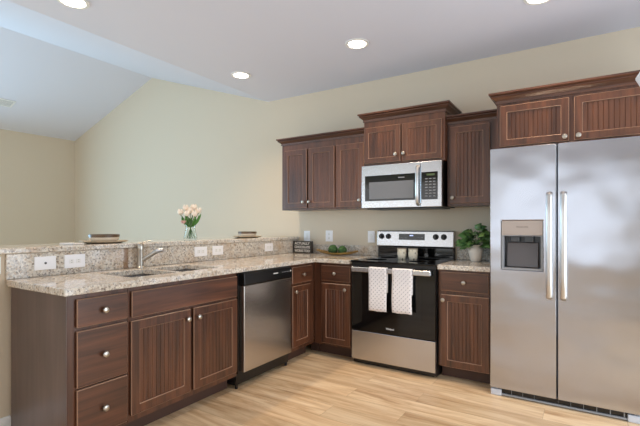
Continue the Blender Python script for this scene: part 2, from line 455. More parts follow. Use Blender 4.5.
# ------------------------------------------------------------------ stone
CT0, CT1 = .876, .914
SX0, SX1, SY = -.500, -.115, (-2.415, -2.075, -2.045, -1.690)
us = [-.613, SX0, SX1, .032, .4005]; ts = [-2.872, SY[0], SY[1], SY[2], SY[3], -.640, -.003]
holes = {(1, 1), (1, 3)} | {(3, j) for j in range(5)}
ct = MB().slab(us, ts, holes, CT0, CT1, flat=True).build('countertop', GRANITE, None, bevel=.006)
tag(ct, 'speckled beige granite worktop running in an L over the peninsula and the corner', 'countertop')
ct2 = MB().box(1.190, 1.600, -.640, -.003, CT0, CT1).build('countertop', GRANITE, None, bevel=.006)
tag(ct2, 'short speckled granite worktop between range and refrigerator', 'countertop')
b = MB().box(-.634, -.615, -2.870, -.003, CT1 + .0005, 1.0595).build('backsplash', GRANITE_BAND, None, bevel=.002)
tag(b, 'tall granite splash panel between the sink counter and the raised bar', 'backsplash')
b = MB().box(-.6135, .400, -.022, -.003, CT1 + .0005, 1.014).build('backsplash', GRANITE, None, bevel=.003)
tag(b, 'low granite splash strip on the wall behind the corner counter', 'backsplash')
b = MB().box(1.190, 1.600, -.022, -.003, CT1 + .0005, 1.014).build('backsplash', GRANITE, None, bevel=.003)
tag(b, 'low granite splash strip on the wall behind the white plant pot', 'backsplash')
BT = 1.096
b = MB().box(-1.03, -.598, -4.3, -.003, 1.061, BT).build('bar_top', GRANITE, None, bevel=.008)
tag(b, 'long raised granite bar top above the sink counter', 'countertop')

# sink: two steel bowls under the stone
t = thing('sink', 'stainless double bowl sink set under the granite counter', 'sink', (-.31, -2.05, .70))
def bowl(y0, y1):
    m = MB(); a = (SX0 + .004, SX1 - .004, y0 + .004, y1 - .004)
    top = [(a[0], a[2]), (a[1], a[2]), (a[1], a[3]), (a[0], a[3])]
    def ring(k, z): return [m.v((a[0] + a[1]) / 2 + (x - (a[0] + a[1]) / 2) * k, (a[2] + a[3]) / 2 + (y - (a[2] + a[3]) / 2) * k, z) for x, y in top]
    rings = [ring(1.0, .8755), ring(.97, .75), ring(.88, .71), ring(.12, .704), ring(.125, .699), ring(.9, .705), ring(.985, .747), ring(1.012, .8755)]
    for A, B in zip(rings, rings[1:]):
        for i in range(4): m.f([A[i], A[(i + 1) % 4], B[(i + 1) % 4], B[i]])
    for i in range(4): m.f([rings[-1][i], rings[-1][(i + 1) % 4], rings[0][(i + 1) % 4], rings[0][i]])
    m.f(rings[3])
    m.f(rings[4])
    o = m.build('bowl', STEEL_X, t)
    MB().lathe([(.042, .7055), (.042, .708), (.03, .709), (.02, .7065), (0, .7065)], ((a[0] + a[1]) / 2, (a[2] + a[3]) / 2, 0), 'z', 20).build('drain', CHROME, o, smooth=True)
bowl(SY[0], SY[1]); bowl(SY[2], SY[3])

# faucet
t = thing('faucet', 'brushed nickel pull-out faucet with a lever on top behind the sink', 'faucet', (-.555, -2.062, CT1))
fx, fy = -.555, -2.062
MB().lathe([(.030, CT1 + .001), (.030, CT1 + .008), (.024, CT1 + .014), (.0225, CT1 + .13), (.024, CT1 + .135), (.024, CT1 + .165), (.018, CT1 + .178), (0, CT1 + .182)], (fx, fy, 0), 'z', 24).build('body', NICKEL, t, smooth=True)
MB().tube([(fx + .010, fy + .008, CT1 + .055), (fx + .05, fy + .03, CT1 + .085), (fx + .085, fy + .055, CT1 + .112), (fx + .10, fy + .066, CT1 + .122)], [.016, .015, .015, .016], 14).build('spout', NICKEL, t, smooth=True)
MB().tube([(fx + .1005, fy + .0665, CT1 + .1222), (fx + .125, fy + .082, CT1 + .132), (fx + .14, fy + .092, CT1 + .130)], [.017, .018, .015], 14).build('spray_head', CHROME, t, smooth=True)
MB().tube([(fx - .012, fy - .012, CT1 + .178), (fx + .01, fy + .012, CT1 + .188), (fx + .045, fy + .05, CT1 + .198)], [.008, .007, .006], 10, .6).build('lever', NICKEL, t, smooth=True)

# ------------------------------------------------------------------ wall cabinets
def crown(x0, x1, yf, z0, parent, left=True, right=True, yb=-.003, k=1.0, kx=.76):
    prof = [(0, 0), (.012, 0), (.014, .010), (.008, .013), (.010, .019), (.022, .026), (.038, .036), (.049, .040), (.049, .046), (.044, .049), (.054, .053), (.064, .056), (.064, .068), (0, .068)]
    m = MB(); rows = []
    for o, z in prof:
        o *= kx; z = z0 + z * k; r = []
        if left: r += [m.v(x0 - o, yb, z), m.v(x0 - o, yf - o, z)]
        else: r += [m.v(x0, yf - o, z)]
        if right: r += [m.v(x1 + o, yf - o, z), m.v(x1 + o, yb, z)]
        else: r += [m.v(x1, yf - o, z)]
        rows.append(r)
    n = len(rows)
    for i in range(n):
        A, B = rows[i], rows[(i + 1) % n]
        for j in range(len(A) - 1): m.f([A[j], A[j + 1], B[j + 1], B[j]])
    m.f([r[0] for r in rows]); m.f([r[-1] for r in rows])
    return m.build('crown_molding', WOOD_X, parent)
def wall_box(x0, x1, depth, z0, z1, parent, light_rail=True):
    MB(RANGE).box(x0, x1, .003, depth, z0, z1).build('carcass', WOOD_V, parent, bevel=.0015)
t = thing('wall_cabinet', 'three door walnut wall cabinet left of the microwave', 'cabinet', (-.1, -.16, 1.387))
wall_box(-.616, .408, .305, 1.387, 2.100, t); crown(-.616, .408, -.305, 2.092, t, True, False)
door(RANGE, -.577, -.281, 1.408, 2.026, .305, t, (-.316, 1.469))
door(RANGE, -.258, .055, 1.408, 2.026, .305, t, (-.240, 1.469))
door(RANGE, .076, .386, 1.408, 2.026, .305, t, (.348, 1.469))
t = thing('wall_cabinet', 'raised two door walnut wall cabinet directly above the microwave', 'cabinet', (.79, -.18, 1.782))
wall_box(.4115, 1.177, .365, 1.782, 2.200, t); crown(.4115, 1.177, -.365, 2.198, t, k=1.1)
door(RANGE, .418, .780, 1.803, 2.138, .365, t, (.742, 1.868), s=.05)
door(RANGE, .798, 1.154, 1.803, 2.138, .365, t, (.818, 1.868), s=.05)
t = thing('wall_cabinet', 'single door walnut wall cabinet between microwave and refrigerator', 'cabinet', (1.4, -.16, 1.39))
wall_box(1.180, 1.629, .305, 1.390, 2.100, t); crown(1.180, 1.600, -.305, 2.092, t, False, False)
door(RANGE, 1.205, 1.530, 1.412, 2.064, .305, t, (1.232, 1.460))
t = thing('wall_cabinet', 'deep two door walnut cabinet above the refrigerator', 'cabinet', (2.1, -.3, 1.79))
wall_box(1.632, 2.600, .620, 1.792, 2.122, t); crown(1.632, 2.600, -.620, 2.120, t, k=1.12)
door(RANGE, 1.656, 2.095, 1.802, 2.098, .620, t, (2.070, 1.829), s=.05)
door(RANGE, 2.124, 2.570, 1.802, 2.098, .620, t, (2.150, 1.829), s=.05)

# ------------------------------------------------------------------ microwave
t = thing('microwave', 'stainless over-the-range microwave with black glass door', 'microwave', (.79, -.2, 1.383))
X0, X1, D = .412, 1.165, .42
MB(RANGE).box(X0, X1, .003, D - .03, 1.383, 1.779).build('body', BLACK, t, bevel=.002)
MB(RANGE).box(X0 + .03, X1 - .03, .05, D - .06, 1.373, 1.3825).build('underside_vent', DARKGREY, t)
d = MB(RANGE).box(X0, .978, D - .0295, D, 1.385, 1.777).build('door', STEEL_X, t, bevel=.003)
MB(RANGE).box(.447, .945, D - .01, D + .0015, 1.448, 1.682).build('glass', BLACKGLASS, d)
MB(RANGE).box(.490, .918, D + .0005, D + .0022, 1.466, 1.622).build('window', GREYWIN, d)
MB(RANGE).box(.775, .835, D + .0012, D + .0024, 1.648, 1.656).build('emblem', MIDGREY, d)
h = [(.962, D + .002, 1.742), (.962, D + .030, 1.725), (.962, D + .040, 1.66), (.962, D + .044, 1.575), (.962, D + .040, 1.49), (.962, D + .030, 1.42), (.962, D + .002, 1.403)]
MB(RANGE).tube(h, .0155, 12, .7).build('handle', CHROME, d, smooth=True)
c = MB(RANGE).box(.9795, X1, D - .0295, D, 1.385, 1.777).build('control_side', STEEL_X, t, bevel=.003)
MB(RANGE).box(.990, 1.131, D - .01, D + .0015, 1.447, 1.684).build('control_panel', BLACKGLASS, c)
MB(RANGE).box(1.035, 1.105, D + .0005, D + .0025, 1.652, 1.668).build('display', GREENLED, c)
for r in range(7):
    for k in range(3):
        MB(RANGE).box(1.022 + k * .034, 1.044 + k * .034, D + .0005, D + .0023, 1.622 - r * .025, 1.629 - r * .025).build('button', MIDGREY, c)

# ------------------------------------------------------------------ range
t = thing('range', 'stainless and black freestanding electric range with glass cooktop', 'range', (.795, -.33, 0))
X0, X1 = .432, 1.186
MB(RANGE).box(X0, X1, .06, .62, .012, .900).build('body', BLACK, t, bevel=.002)
MB(RANGE).box(X0 + .03, X1 - .03, .1, .60, .0, .0115).build('plinth', BLACK, t)
top = MB(RANGE).box(X0 - .003, X1 + .003, .06, .672, .9005, .918).build('cooktop', BLACKGLASS, t, bevel=.004)
for (u, d_, r) in ((.60, .50, .10), (.99, .50, .085), (.60, .23, .08), (.99, .23, .10), (.79, .2, .05)):
    MB(RANGE).lathe([(r, .9185), (r, .919), (r - .004, .919), (r - .004, .9185)], (u, -d_ * -1, 0), 'z', 32).build('burner_ring', DARKGREY, top)
MB(RANGE).box(X0, X1, .621, .650, .872, .900).build('vent_strip', BLACK, t)
dr = MB(RANGE).box(X0 + .002, X1 - .002, .621, .662, .308, .870).build('oven_door', BLACKGLASS, t, bevel=.004)
MB(RANGE).box(X0 + .11, X1 - .11, .655, .663, .40, .74).build('oven_window', BLACKGLASS, dr)
MB(RANGE).box(.452, 1.158, .690, .704, .822, .864).build('handle', STEEL_X, dr, bevel=.005, seg=3)
for u in (.458, 1.130): MB(RANGE).box(u, u + .022, .660, .691, .828, .858).build('handle_mount', CHROME, dr)
lettering('lettering', 'Whirlpool', .024, (.800, -.6626, .352), FACE_Y, LETTER, dr, .0003, .072)
MB(RANGE).box(X0 + .002, X1 - .002, .621, .660, .052, .302).build('storage_drawer', STEEL_X, t, bevel=.004)
bgd = MB(RANGE).box(X0 - .017, X1 - .014, .004, .0595, .06, 1.014).build('backguard', BLACK, t, bevel=.003)
MB(RANGE).box(X0 - .008, X1 - .022, .0598, .066, .925, 1.006).build('glass_riser', BLACKGLASS, bgd)
cp = MB(RANGE).prism([(.004, 1.0145), (.075, 1.0145), (.083, 1.024), (.072, 1.165), (.066, 1.172), (.004, 1.172)], X0 - .018, X1 - .014, 'u').build('control_panel', STEEL_X, t, bevel=.003)
dp = MB(RANGE).prism([(.070, 1.084), (.0808, 1.084), (.0765, 1.143), (.070, 1.143)], .645, .903, 'u').build('display', BLACKGLASS, cp)
MB(RANGE).box(.755, .79, .0765, .0790, 1.122, 1.131).build('digits', DISPLAY, cp)
for k in range(5):
    MB(RANGE).box(.665 + k * .014, .673 + k * .014, .078, .0797, 1.100, 1.104).build('button', MIDGREY, cp)
    MB(RANGE).box(.825 + k * .014, .833 + k * .014, .078, .0797, 1.108, 1.112).build('button', MIDGREY, cp)
for px in (.461, .534, 1.008, 1.084):
    k = MB(RANGE).lathe([(.027, .074), (.027, .080), (.022, .083), (.020, .100), (.016, .104), (0, .1045)], (px, 0, 1.116), 'd', 24).build('knob', BLACK, cp, smooth=True)
    MB(RANGE).box(px - .003, px + .003, .103, .107, 1.102, 1.134).build('grip', DARKGREY, k)

# towels over the oven handle
def towel_mat():
    m, nt, b = new_mat('white_dotted_cloth')
    v = coords(nt, (1, 0, 1), rot=(0, math.radians(45), 0), loc=(.013, 0, .01))
    vr = node(nt, 'ShaderNodeTexVoronoi'); vr.inputs['Scale'].default_value = 40; vr.inputs['Randomness'].default_value = 0.0
    nt.links.new(v.outputs[0], vr.inputs['Vector'])
    r = ramp(nt, [(0.10, lin(142, 140, 148)), (0.22, lin(238, 234, 234))]); nt.links.new(vr.outputs['Distance'], r.inputs[0])
    nt.links.new(r.outputs[0], b.inputs['Base Color']); b.inputs['Roughness'].default_value = 0.9
    return m
CLOTH = towel_mat()
def towel(x0, x1, zb, ph, label):
    m = MB(RANGE); path = []
    zt, off = .8675, .005
    for i in range(15): path.append((.7095 + .004 * math.sin(i * .5), zb + (zt - .006 - zb) * i / 14))
    path += [(.7075, zt), (.702, zt + .003), (.692, zt + .003), (.6855, zt), (.6850, .82), (.6845, .74), (.684, .66)]
    n = 9; g = []
    for i, (dd, z) in enumerate(path):
        row = []
        for k in range(n):
            wob = .003 * math.sin(k * 1.3 + ph) * (1 if i < 14 else 0) * max(0, 1 - i / 14)
            row.append(m.v(x0 + (x1 - x0) * k / (n - 1) + .002 * math.sin(i * .4 + ph), dd + abs(wob), z + (.002 * math.sin(k + ph) if i == 0 else 0)))
        g.append(row)
    for A, B in zip(g, g[1:]):
        for k in range(n - 1): m.f([A[k], A[k + 1], B[k + 1], B[k]])
    o = m.build('dish_towel', CLOTH, None, smooth=True)
    s = o.modifiers.new('cloth', 'SOLIDIFY'); s.thickness = .0025; s.offset = 0
    tag(o, label, 'towel', 'towels on the oven handle')
towel(.627, .789, .502, .3, 'white dotted dish towel on the oven handle, left of the two')
towel(.838, 1.009, .506, 2.0, 'white dotted dish towel on the oven handle, right of the two')

# ------------------------------------------------------------------ refrigerator
t = thing('refrigerator', 'stainless side by side refrigerator with ice dispenser', 'refrigerator', (2.04, -.36, 0))
X0, X1, XM = 1.603, 2.482, 2.028
MB(RANGE).box(X0 + .006, X1 - .006, .04, .640, .02, 1.772).build('body', DARKGREY, t, bevel=.003)
HX = (1.681, 1.944); HZ = (.912, 1.260)
dl = MB(RANGE).slab([X0, HX[0], HX[1], XM - .004], [.056, HZ[0], HZ[1], 1.777], {(1, 1)}, .645, .720).build('freezer_door', FRIDGE, t, bevel=.006, seg=3)
dr = MB(RANGE).box(XM + .004, X1, .645, .720, .056, 1.777).build('fridge_door', FRIDGE, t, bevel=.006, seg=3)
def fridge_handle(x, par):
    p = [(x, .7205, 1.445), (x, .752, 1.432), (x, .764, 1.35), (x, .768, 1.09), (x, .764, .83), (x, .752, .745), (x, .7205, .732)]
    m = MB(RANGE); prof = []
    for i in range(len(p) - 1):
        for k in range(4): prof.append(tuple(a + (b - a) * k / 4 for a, b in zip(p[i], p[i + 1])))
    prof.append(p[-1])
    m.tube(prof, .019, 14, .55).build('handle', CHROME, par, smooth=True)
fridge_handle(1.983, dl); fridge_handle(2.066, dr)
dp = MB(RANGE).slab([HX[0], HX[0] + .014, HX[1] - .014, HX[1]], [HZ[0], HZ[0] + .014, 1.150, 1.156, HZ[1]], {(1, 1), (1, 3), (0, 3), (2, 3), (1, 2)} - {(1, 2)}, .646, .7225).build('dispenser', MIDGREY, dl, bevel=.002)
MB(RANGE).box(HX[0] + .001, HX[1] - .001, .646, .7215, 1.157, HZ[1] - .001).build('dispenser_panel', plain('taupe_steel', (172, 158, 148), .35, .7), dl, bevel=.002)
MB(RANGE).box(HX[0] + .0142, HX[1] - .0142, .6465, .655, HZ[0] + .0142, 1.1498).build('dispenser_recess', plain('dispenser_charcoal', (44, 46, 50), .3), dl)
MB(RANGE).prism([(.656, .930), (.690, .930), (.672, 1.105), (.656, 1.105)], HX[0] + .030, HX[1] - .030, 'u').build('dispenser_paddle', plain('glossy_brown_grey_plastic', (74, 64, 60), .12), dl, bevel=.004)
MB(RANGE).box(HX[0] + .06, HX[0] + .115, .656, .705, 1.110, 1.1495).build('nozzle', DARKGREY, dl, bevel=.004)
MB(RANGE).box(HX[1] - .115, HX[1] - .06, .656, .705, 1.110, 1.1495).build('nozzle', DARKGREY, dl, bevel=.004)
lettering('lettering', 'FRIGIDAIRE', .014, (1.815, -.7220, 1.214), FACE_Y, LETTERDK, dl, .0002, .075)
# base grille with its slots, and the corner foot
gr = MB(RANGE).slab([X0 + .05] + [X0 + .06 + k * .0785 for k in range(11)], [.010, .020, .046, .052], set(), .650, .694).build('base_grille', BLACK, t)
MB(RANGE).box(X0 + .05, X1, .6945, .706, .008, .019).build('grille_lip', MIDGREY, gr)
for k in range(11): MB(RANGE).box(X0 + .066 + k * .073, X0 + .070 + k * .072, .6945, .699, .0195, .050).build('grille_rib', MIDGREY, gr)
MB(RANGE).box(X0 + .003, X0 + .075, .640, .712, 0.0, .046).build('foot_cover', LIGHTGREY, t, bevel=.006)
MB(RANGE).box(X1 - .07, X1 - .003, .640, .712, 0.0, .046).build('foot_cover', LIGHTGREY, t, bevel=.006)
for u in (X0 + .05, X1 - .05): MB(RANGE).lathe([(.02, 0), (.02, .0195)], (u, .12, 0), 'z', 12).build('roller', BLACK, t)

# ------------------------------------------------------------------ outlets and switches
def outlet(fm, u, z, d, wd, ht, label, kind='outlet', horizontal=True):
    loc = fm(u, d, z)
    t = thing('wall_outlet' if kind == 'outlet' else 'light_switch', label, kind, loc, 'white cover plates in the kitchen')
    pl = MB(fm).box(u - wd / 2, u + wd / 2, d, d + .006, z - ht / 2, z + ht / 2).build('cover_plate', PLATE, t, bevel=.003)
    if 'single-hole' in label:
        MB(fm).lathe([(.007, d + .0055), (.007, d + .0085), (.003, d + .009), (0, d + .009)], (u, 0, z), 'd', 14).build('jack', SLOT, t)
    elif kind == 'outlet':
        for s in (-1, 1):
            cu, cz = (u + s * .022, z) if horizontal else (u, z + s * .022)
            a, b = (.016, .014) if horizontal else (.014, .016)
            r = MB(fm).box(cu - a, cu + a, d + .0055, d + .0075, cz - b, cz + b).build('receptacle', WHITE, t, bevel=.003)
            for q in (-1, 1):
                if horizontal: MB(fm).box(cu - .004, cu + .004, d + .007, d + .0078, cz + q * .006 - .0012, cz + q * .006 + .0012).build('slot', SLOT, r)
                else: MB(fm).box(cu + q * .006 - .0012, cu + q * .006 + .0012, d + .007, d + .0078, cz - .004, cz + .004).build('slot', SLOT, r)
    else:
        MB(fm).box(u - .017, u + .017, d + .0055, d + .010, z - .033, z + .033).build('rocker', WHITE, t, bevel=.003)
S = -.6148
outlet(PENIN, -2.668, .995, S, .122, .082, 'white single-hole cover plate on the granite splash nearest the counter end', 'outlet')
outlet(PENIN, -2.493, .995, S, .130, .086, 'white outlet plate on the granite splash left of the faucet')
outlet(PENIN, -1.448, 1.000, S, .138, .082, 'white outlet plate on the granite splash under the tulip vase')
outlet(PENIN, -1.252, 1.000, S, .130, .084, 'white outlet plate right of the one under the tulip vase')
outlet(PENIN, -.538, .995, S, .130, .082, 'white outlet plate on the splash above the dishwasher, near the corner')
outlet(PENIN, -2.955, .998, KX1 + .0002, .13, .10, 'white cover plate on the painted half wall past the counter end')
outlet(RANGE, -.494, 1.103, .0008, .083, .118, 'white switch plate on the wall behind the black sign', 'switch', False)
outlet(RANGE, -.198, 1.107, .0008, .092, .122, 'white outlet plate on the wall above the tray of green balls', 'outlet', False)
outlet(RANGE, .312, 1.106, .0008, .080, .122, 'white switch plate on the wall just left of the range', 'switch', False)

# ------------------------------------------------------------------ things on the bar
def tan(name, rgb): 
    m, nt, b = new_mat(name); n = noise(nt, coords(nt, (40, 40, 120)), 1.0, 3)
    r = ramp(nt, [(.3, lin(*[int(c * .8) for c in rgb])), (.7, lin(*rgb))]); nt.links.new(n.outputs[0], r.inputs[0]); nt.links.new(r.outputs[0], b.inputs['Base Color'])
    b.inputs['Roughness'].default_value = .6; return m
CHARGER = tan('tan_woven_charger', (188, 168, 138)); CREAM = plain('cream_stoneware', (222, 212, 196), .35); BROWN = plain('brown_glaze', (96, 74, 52), .35)
def setting(x, y, r, where):
    o = MB().lathe([(0, BT + .001), (r * .7, BT + .001), (r, BT + .012), (r, BT + .018), (r * .68, BT + .008), (0, BT + .008)], (x, y, 0), 'z', 40).build('charger_plate', CHARGER, None, smooth=True)
    tag(o, 'flat tan charger plate on the granite bar ' + where, 'plate', 'place settings on the bar')
    z = BT + .0085
    o = thing('bowl', 'shallow cream bowl with a brown rim on the tan charger ' + where, 'bowl', (x, y, z), 'place settings on the bar')
    MB().lathe([(0, z), (r * .45, z), (r * .60, z + .020), (r * .63, z + .034), (r * .60, z + .034), (r * .55, z + .020), (r * .42, z + .006), (0, z + .006)], (x, y, 0), 'z', 40).build('bowl_body', CREAM, o, smooth=True)
    MB().lathe([(r * .632, z + .0345), (r * .645, z + .050), (r * .635, z + .055), (r * .61, z + .055), (r * .605, z + .0345)], (x, y, 0), 'z', 40).build('rim', BROWN, o, smooth=True)
setting(-.80, -2.19, .160, 'near the counter end')
setting(-.80, -.66, .150, 'between vase and corner')
o = MB().box(-.90, -.72, -2.45, -2.375, BT + .0005, BT + .008).build('napkin', plain('pale_linen', (214, 212, 208), .9), None, bevel=.002)
tag(o, 'folded pale napkin on the bar beside the nearer charger plate', 'napkin')

def glass_mat():
    m, nt, b = new_mat('clear_glass')
    b.inputs['Base Color'].default_value = (.93, .97, .95, 1); b.inputs['Roughness'].default_value = .02
    b.inputs['Transmission Weight'].default_value = 1.0; b.inputs['IOR'].default_value = 1.2
    return m
GLASS = glass_mat()
STEM = plain('green_stem', (84, 112, 66), .5)
LEAF = plain('bright_green_leaf', (70, 122, 40), .45)
PETAL = plain('cream_tulip_petal', (246, 230, 212), .6, Subsurface_Weight=.1)
PINK = plain('pink_petal', (214, 170, 160), .6)
VX, VY = -.80, -1.40
t = thing('vase', 'clear glass vase of pale tulips on the granite bar', 'vase', (VX, VY, BT))
MB().lathe([(0, BT + .0008), (.056, BT + .0008), (.060, BT + .010), (.050, BT + .06), (.040, BT + .105), (.048, BT + .142), (.0455, BT + .142), (.0375, BT + .105), (.0475, BT + .06), (.057, BT + .012), (0, BT + .008)], (VX, VY, 0), 'z', 32).build('glass_body', GLASS, t, smooth=True)
t = thing('tulip_bouquet', 'bunch of cream tulips with green leaves standing in the glass vase', 'flowers', (VX, VY, BT + .011))
def blade(m, base, tip, bend, wd):
    base, tip, bend = Vector(base), Vector(tip), Vector(bend); d = (tip - base); side = d.cross(Vector((.8, -.6, .1))).normalized(); n = 8; L, R = [], []
    for i in range(n + 1):
        s = i / n; p = base.lerp(tip, s) + bend * (4 * s * (1 - s)); wv = wd * math.sin(PI * min(1, .12 + .88 * s)) ** .8 if i < n else .0004
        L.append(m.v(*(p - side * wv))); R.append(m.v(*(p + side * wv)))
    for i in range(n): m.f([L[i], R[i], R[i + 1], L[i + 1]])
random.seed(3)
heads = [(-.085, .245), (-.045, .285), (.0, .262), (.03, .290), (.07, .262), (-.02, .235), (.05, .232), (.015, .285)]
ca, sa = math.cos(.5621), math.sin(.5621)
for i, (sx, hz) in enumerate(heads):
    dep = random.uniform(-.04, .04)
    tip = Vector((VX + sx * ca - dep * sa, VY + sx * sa + dep * ca, BT + hz - .02))
    base = Vector((VX - sx * .42 * ca, VY - sx * .42 * sa - dep * .3, BT + .014)); neck = Vector((VX + sx * .12 * ca, VY + sx * .12 * sa, BT + .125))
    fl = MB().tube([base, base.lerp(neck, .5), neck, neck.lerp(tip, .5) + Vector((0, 0, .006)), tip], .0032, 6).build('stem', STEM, t, smooth=True)
    hd = MB()
    for k in range(6):
        a = k * PI / 3 + i; rr = .006 if k % 2 else .0
        n = 6; rows = []
        for q in range(n + 1):
            s = q / n; r = (.024 + rr * .3) * math.sin(PI * (.12 + .70 * s)) ; z = tip.z - .006 + .058 * s; hw = .62 * math.sin(PI * min(.97, .18 + .8 * s))
            rows.append([hd.v(tip.x + r * math.cos(a + hw * e), tip.y + r * math.sin(a + hw * e), z - .006 * abs(e) * s) for e in (-1, -.5, 0, .5, 1)])
        for A, B in zip(rows, rows[1:]):
            for j in range(4): hd.f([A[j], A[j + 1], B[j + 1], B[j]])
    o = hd.build('tulip_head', PETAL, t, smooth=True); sm = o.modifiers.new('petal', 'SOLIDIFY'); sm.thickness = .0015
for sx, hz, bx in ((-.075, .215, -.02), (-.04, .235, -.012), (.075, .225, .02), (.045, .215, .01), (.01, .20, 0), (-.02, .205, .01), (.095, .235, .01)):
    m = MB(); blade(m, (VX + sx * .15 * ca, VY + sx * .15 * sa, BT + .115), (VX + sx * ca, VY + sx * sa, BT + hz), (bx * ca, bx * sa, .0), .0125)
    o = m.build('leaf', LEAF, t, smooth=True); sm = o.modifiers.new('leaf', 'SOLIDIFY'); sm.thickness = .0012
m = MB()
for k in range(9):
    a = k * 2.4; r = .006 + .0022 * k
    m.lathe([(0, -.009), (.009, -.003), (.010, .003), (0, .009)], (VX - .062 * ca + r * math.cos(a) * .8, VY - .062 * sa + r * math.sin(a) * .8, BT + .158 + .008 * math.sin(k)), 'z', 8)
m.build('pink_blossom', PINK, t, smooth=True)
MB().tube([(VX - .055 * ca, VY - .055 * sa, BT + .150), (VX - .03 * ca, VY - .03 * sa, BT + .150), (VX, VY, BT + .13)], .002, 6).build('stem', STEM, t, smooth=True)

# ------------------------------------------------------------------ things on the corner counter
t = thing('sign', 'black block sign with white lettering standing in the counter corner', 'sign', (-.48, -.10, CT1))
MB(RANGE).box(-.606, -.358, .085, .118, CT1 + .001, 1.049).build('board', plain('weathered_black_board', (58, 54, 50), .7), t, bevel=.002)
SIGNW = plain('white_sign_paint', (226, 222, 214), .7)
for z, s in ((1.022, 'ACTUALLY'), (.981, 'CHOCOLATE'), (.940, 'WORKS TOO')):
    lettering('lettering', s, .038, (-.482, -.1186, z), FACE_Y, SIGNW, t, .0012, .205)

def boat_mat():
    m, nt, b = new_mat('olive_brown_wood'); n = noise(nt, coords(nt, (4, 40, 40)), 1, 4)
    r = ramp(nt, [(.3, lin(104, 74, 36)), (.7, lin(150, 124, 62))]); nt.links.new(n.outputs[0], r.inputs[0]); nt.links.new(r.outputs[0], b.inputs['Base Color']); b.inputs['Roughness'].default_value = .4
    return m
TX, TY = -.005, -.17
m = MB(); rows = []
N = 24
def boat(s, inner):
    x = TX + (s - .5) * (.50 if not inner else .47); e = abs(2 * s - 1); half = .072 * (1 - e ** 2.2) ** .8 + .004; rise = .040 * e ** 2.2
    zb = CT1 + .001 + rise; zr = CT1 + .028 + rise * .72
    if inner: half -= .006; zb += .006; half = max(half, .001)
    pts = []
    for q in range(9):
        a = PI * q / 8; pts.append((x, TY - half * math.cos(a), zr - (zr - zb) * math.sin(a) ** .7))
    return pts
O = [[m.v(*p) for p in boat(i / N, False)] for i in range(N + 1)]
I = [[m.v(*p) for p in boat(i / N, True)] for i in range(N + 1)]
for G in (O, I):
    for A, B in zip(G, G[1:]):
        for j in range(8): m.f([A[j], A[j + 1], B[j + 1], B[j]])
for i in range(N):
    for j in (0, 8): m.f([O[i][j], O[i + 1][j], I[i + 1][j], I[i][j]])
for i in (0, N):
    for j in range(8): m.f([O[i][j], O[i][j + 1], I[i][j + 1], I[i][j]])
o = m.build('tray', boat_mat(), None, smooth=True)
tag(o, 'long boat-shaped olive brown tray on the corner counter', 'tray')
def moss_mat():
    m, nt, b = new_mat('green_moss'); n = noise(nt, coords(nt, (1, 1, 1)), 60, 4, .7)
    r = ramp(nt, [(.35, lin(26, 52, 26)), (.65, lin(74, 112, 62))]); nt.links.new(n.outputs[0], r.inputs[0]); nt.links.new(r.outputs[0], b.inputs['Base Color']); b.inputs['Roughness'].default_value = .9
    return m
MOSS = moss_mat()
def ball(x, r, lab):
    bm = bmesh.new(); bmesh.ops.create_icosphere(bm, subdivisions=4, radius=r)
    for v in bm.verts:
        n = v.co.normalized(); k = math.sin(n.x * 31 + x * 9) * math.sin(n.y * 29) * math.sin(n.z * 33); v.co += n * (.004 * k + random.uniform(-.0012, .0012)); v.co += Vector((x, TY, CT1 + .008 + r * .98))
    m = MB(); m.bm.free(); m.bm = bm
    o = m.build('moss_ball', MOSS, None, smooth=True); tag(o, lab, 'ornament', 'green balls on the tray')
ball(-.050, .050, 'dark green mossy ball on the tray, the one nearer the sign')
ball(.063, .046, 'dark green mossy ball on the tray, the one nearer the range')

# ------------------------------------------------------------------ cups on the cooktop
def cup_mat():
    m, nt, b = new_mat('cream_leaf_print'); vr = node(nt, 'ShaderNodeTexVoronoi'); vr.inputs['Scale'].default_value = 46; vr.inputs['Randomness'].default_value = .8
    v = coords(nt, (1, 1, .55), rot=(.3, .2, 0)); nt.links.new(v.outputs[0], vr.inputs['Vector'])
    r = ramp(nt, [(.24, lin(96, 96, 74)), (.36, lin(230, 222, 202))]); nt.links.new(vr.outputs['Distance'], r.inputs[0]); nt.links.new(r.outputs[0], b.inputs['Base Color']); b.inputs['Roughness'].default_value = .3
    return m
CUP = cup_mat()
def cup(x, lab):
    z = .9185
    o = thing('cup', lab, 'cup', (x, -.33, z), 'printed cups on the cooktop')
    MB().lathe([(0, z), (.030, z), (.034, z + .004), (.0405, z + .04), (.042, z + .092), (.040, z + .0925), (.0375, z + .045), (.031, z + .009), (0, z + .008)], (x, -.33, 0), 'z', 32).build('cup_body', CUP, o, smooth=True)
    MB().lathe([(.0421, z + .0926), (.0425, z + .100), (.0395, z + .100), (.0400, z + .0926)], (x, -.33, 0), 'z', 32).build('rim', plain('grey_brown_glaze', (140, 126, 108), .3), o, smooth=True)
cup(.775, 'cream leaf-print cup at the back of the cooktop, nearer the sign')
cup(.881, 'cream leaf-print cup at the back of the cooktop, nearer the plant')

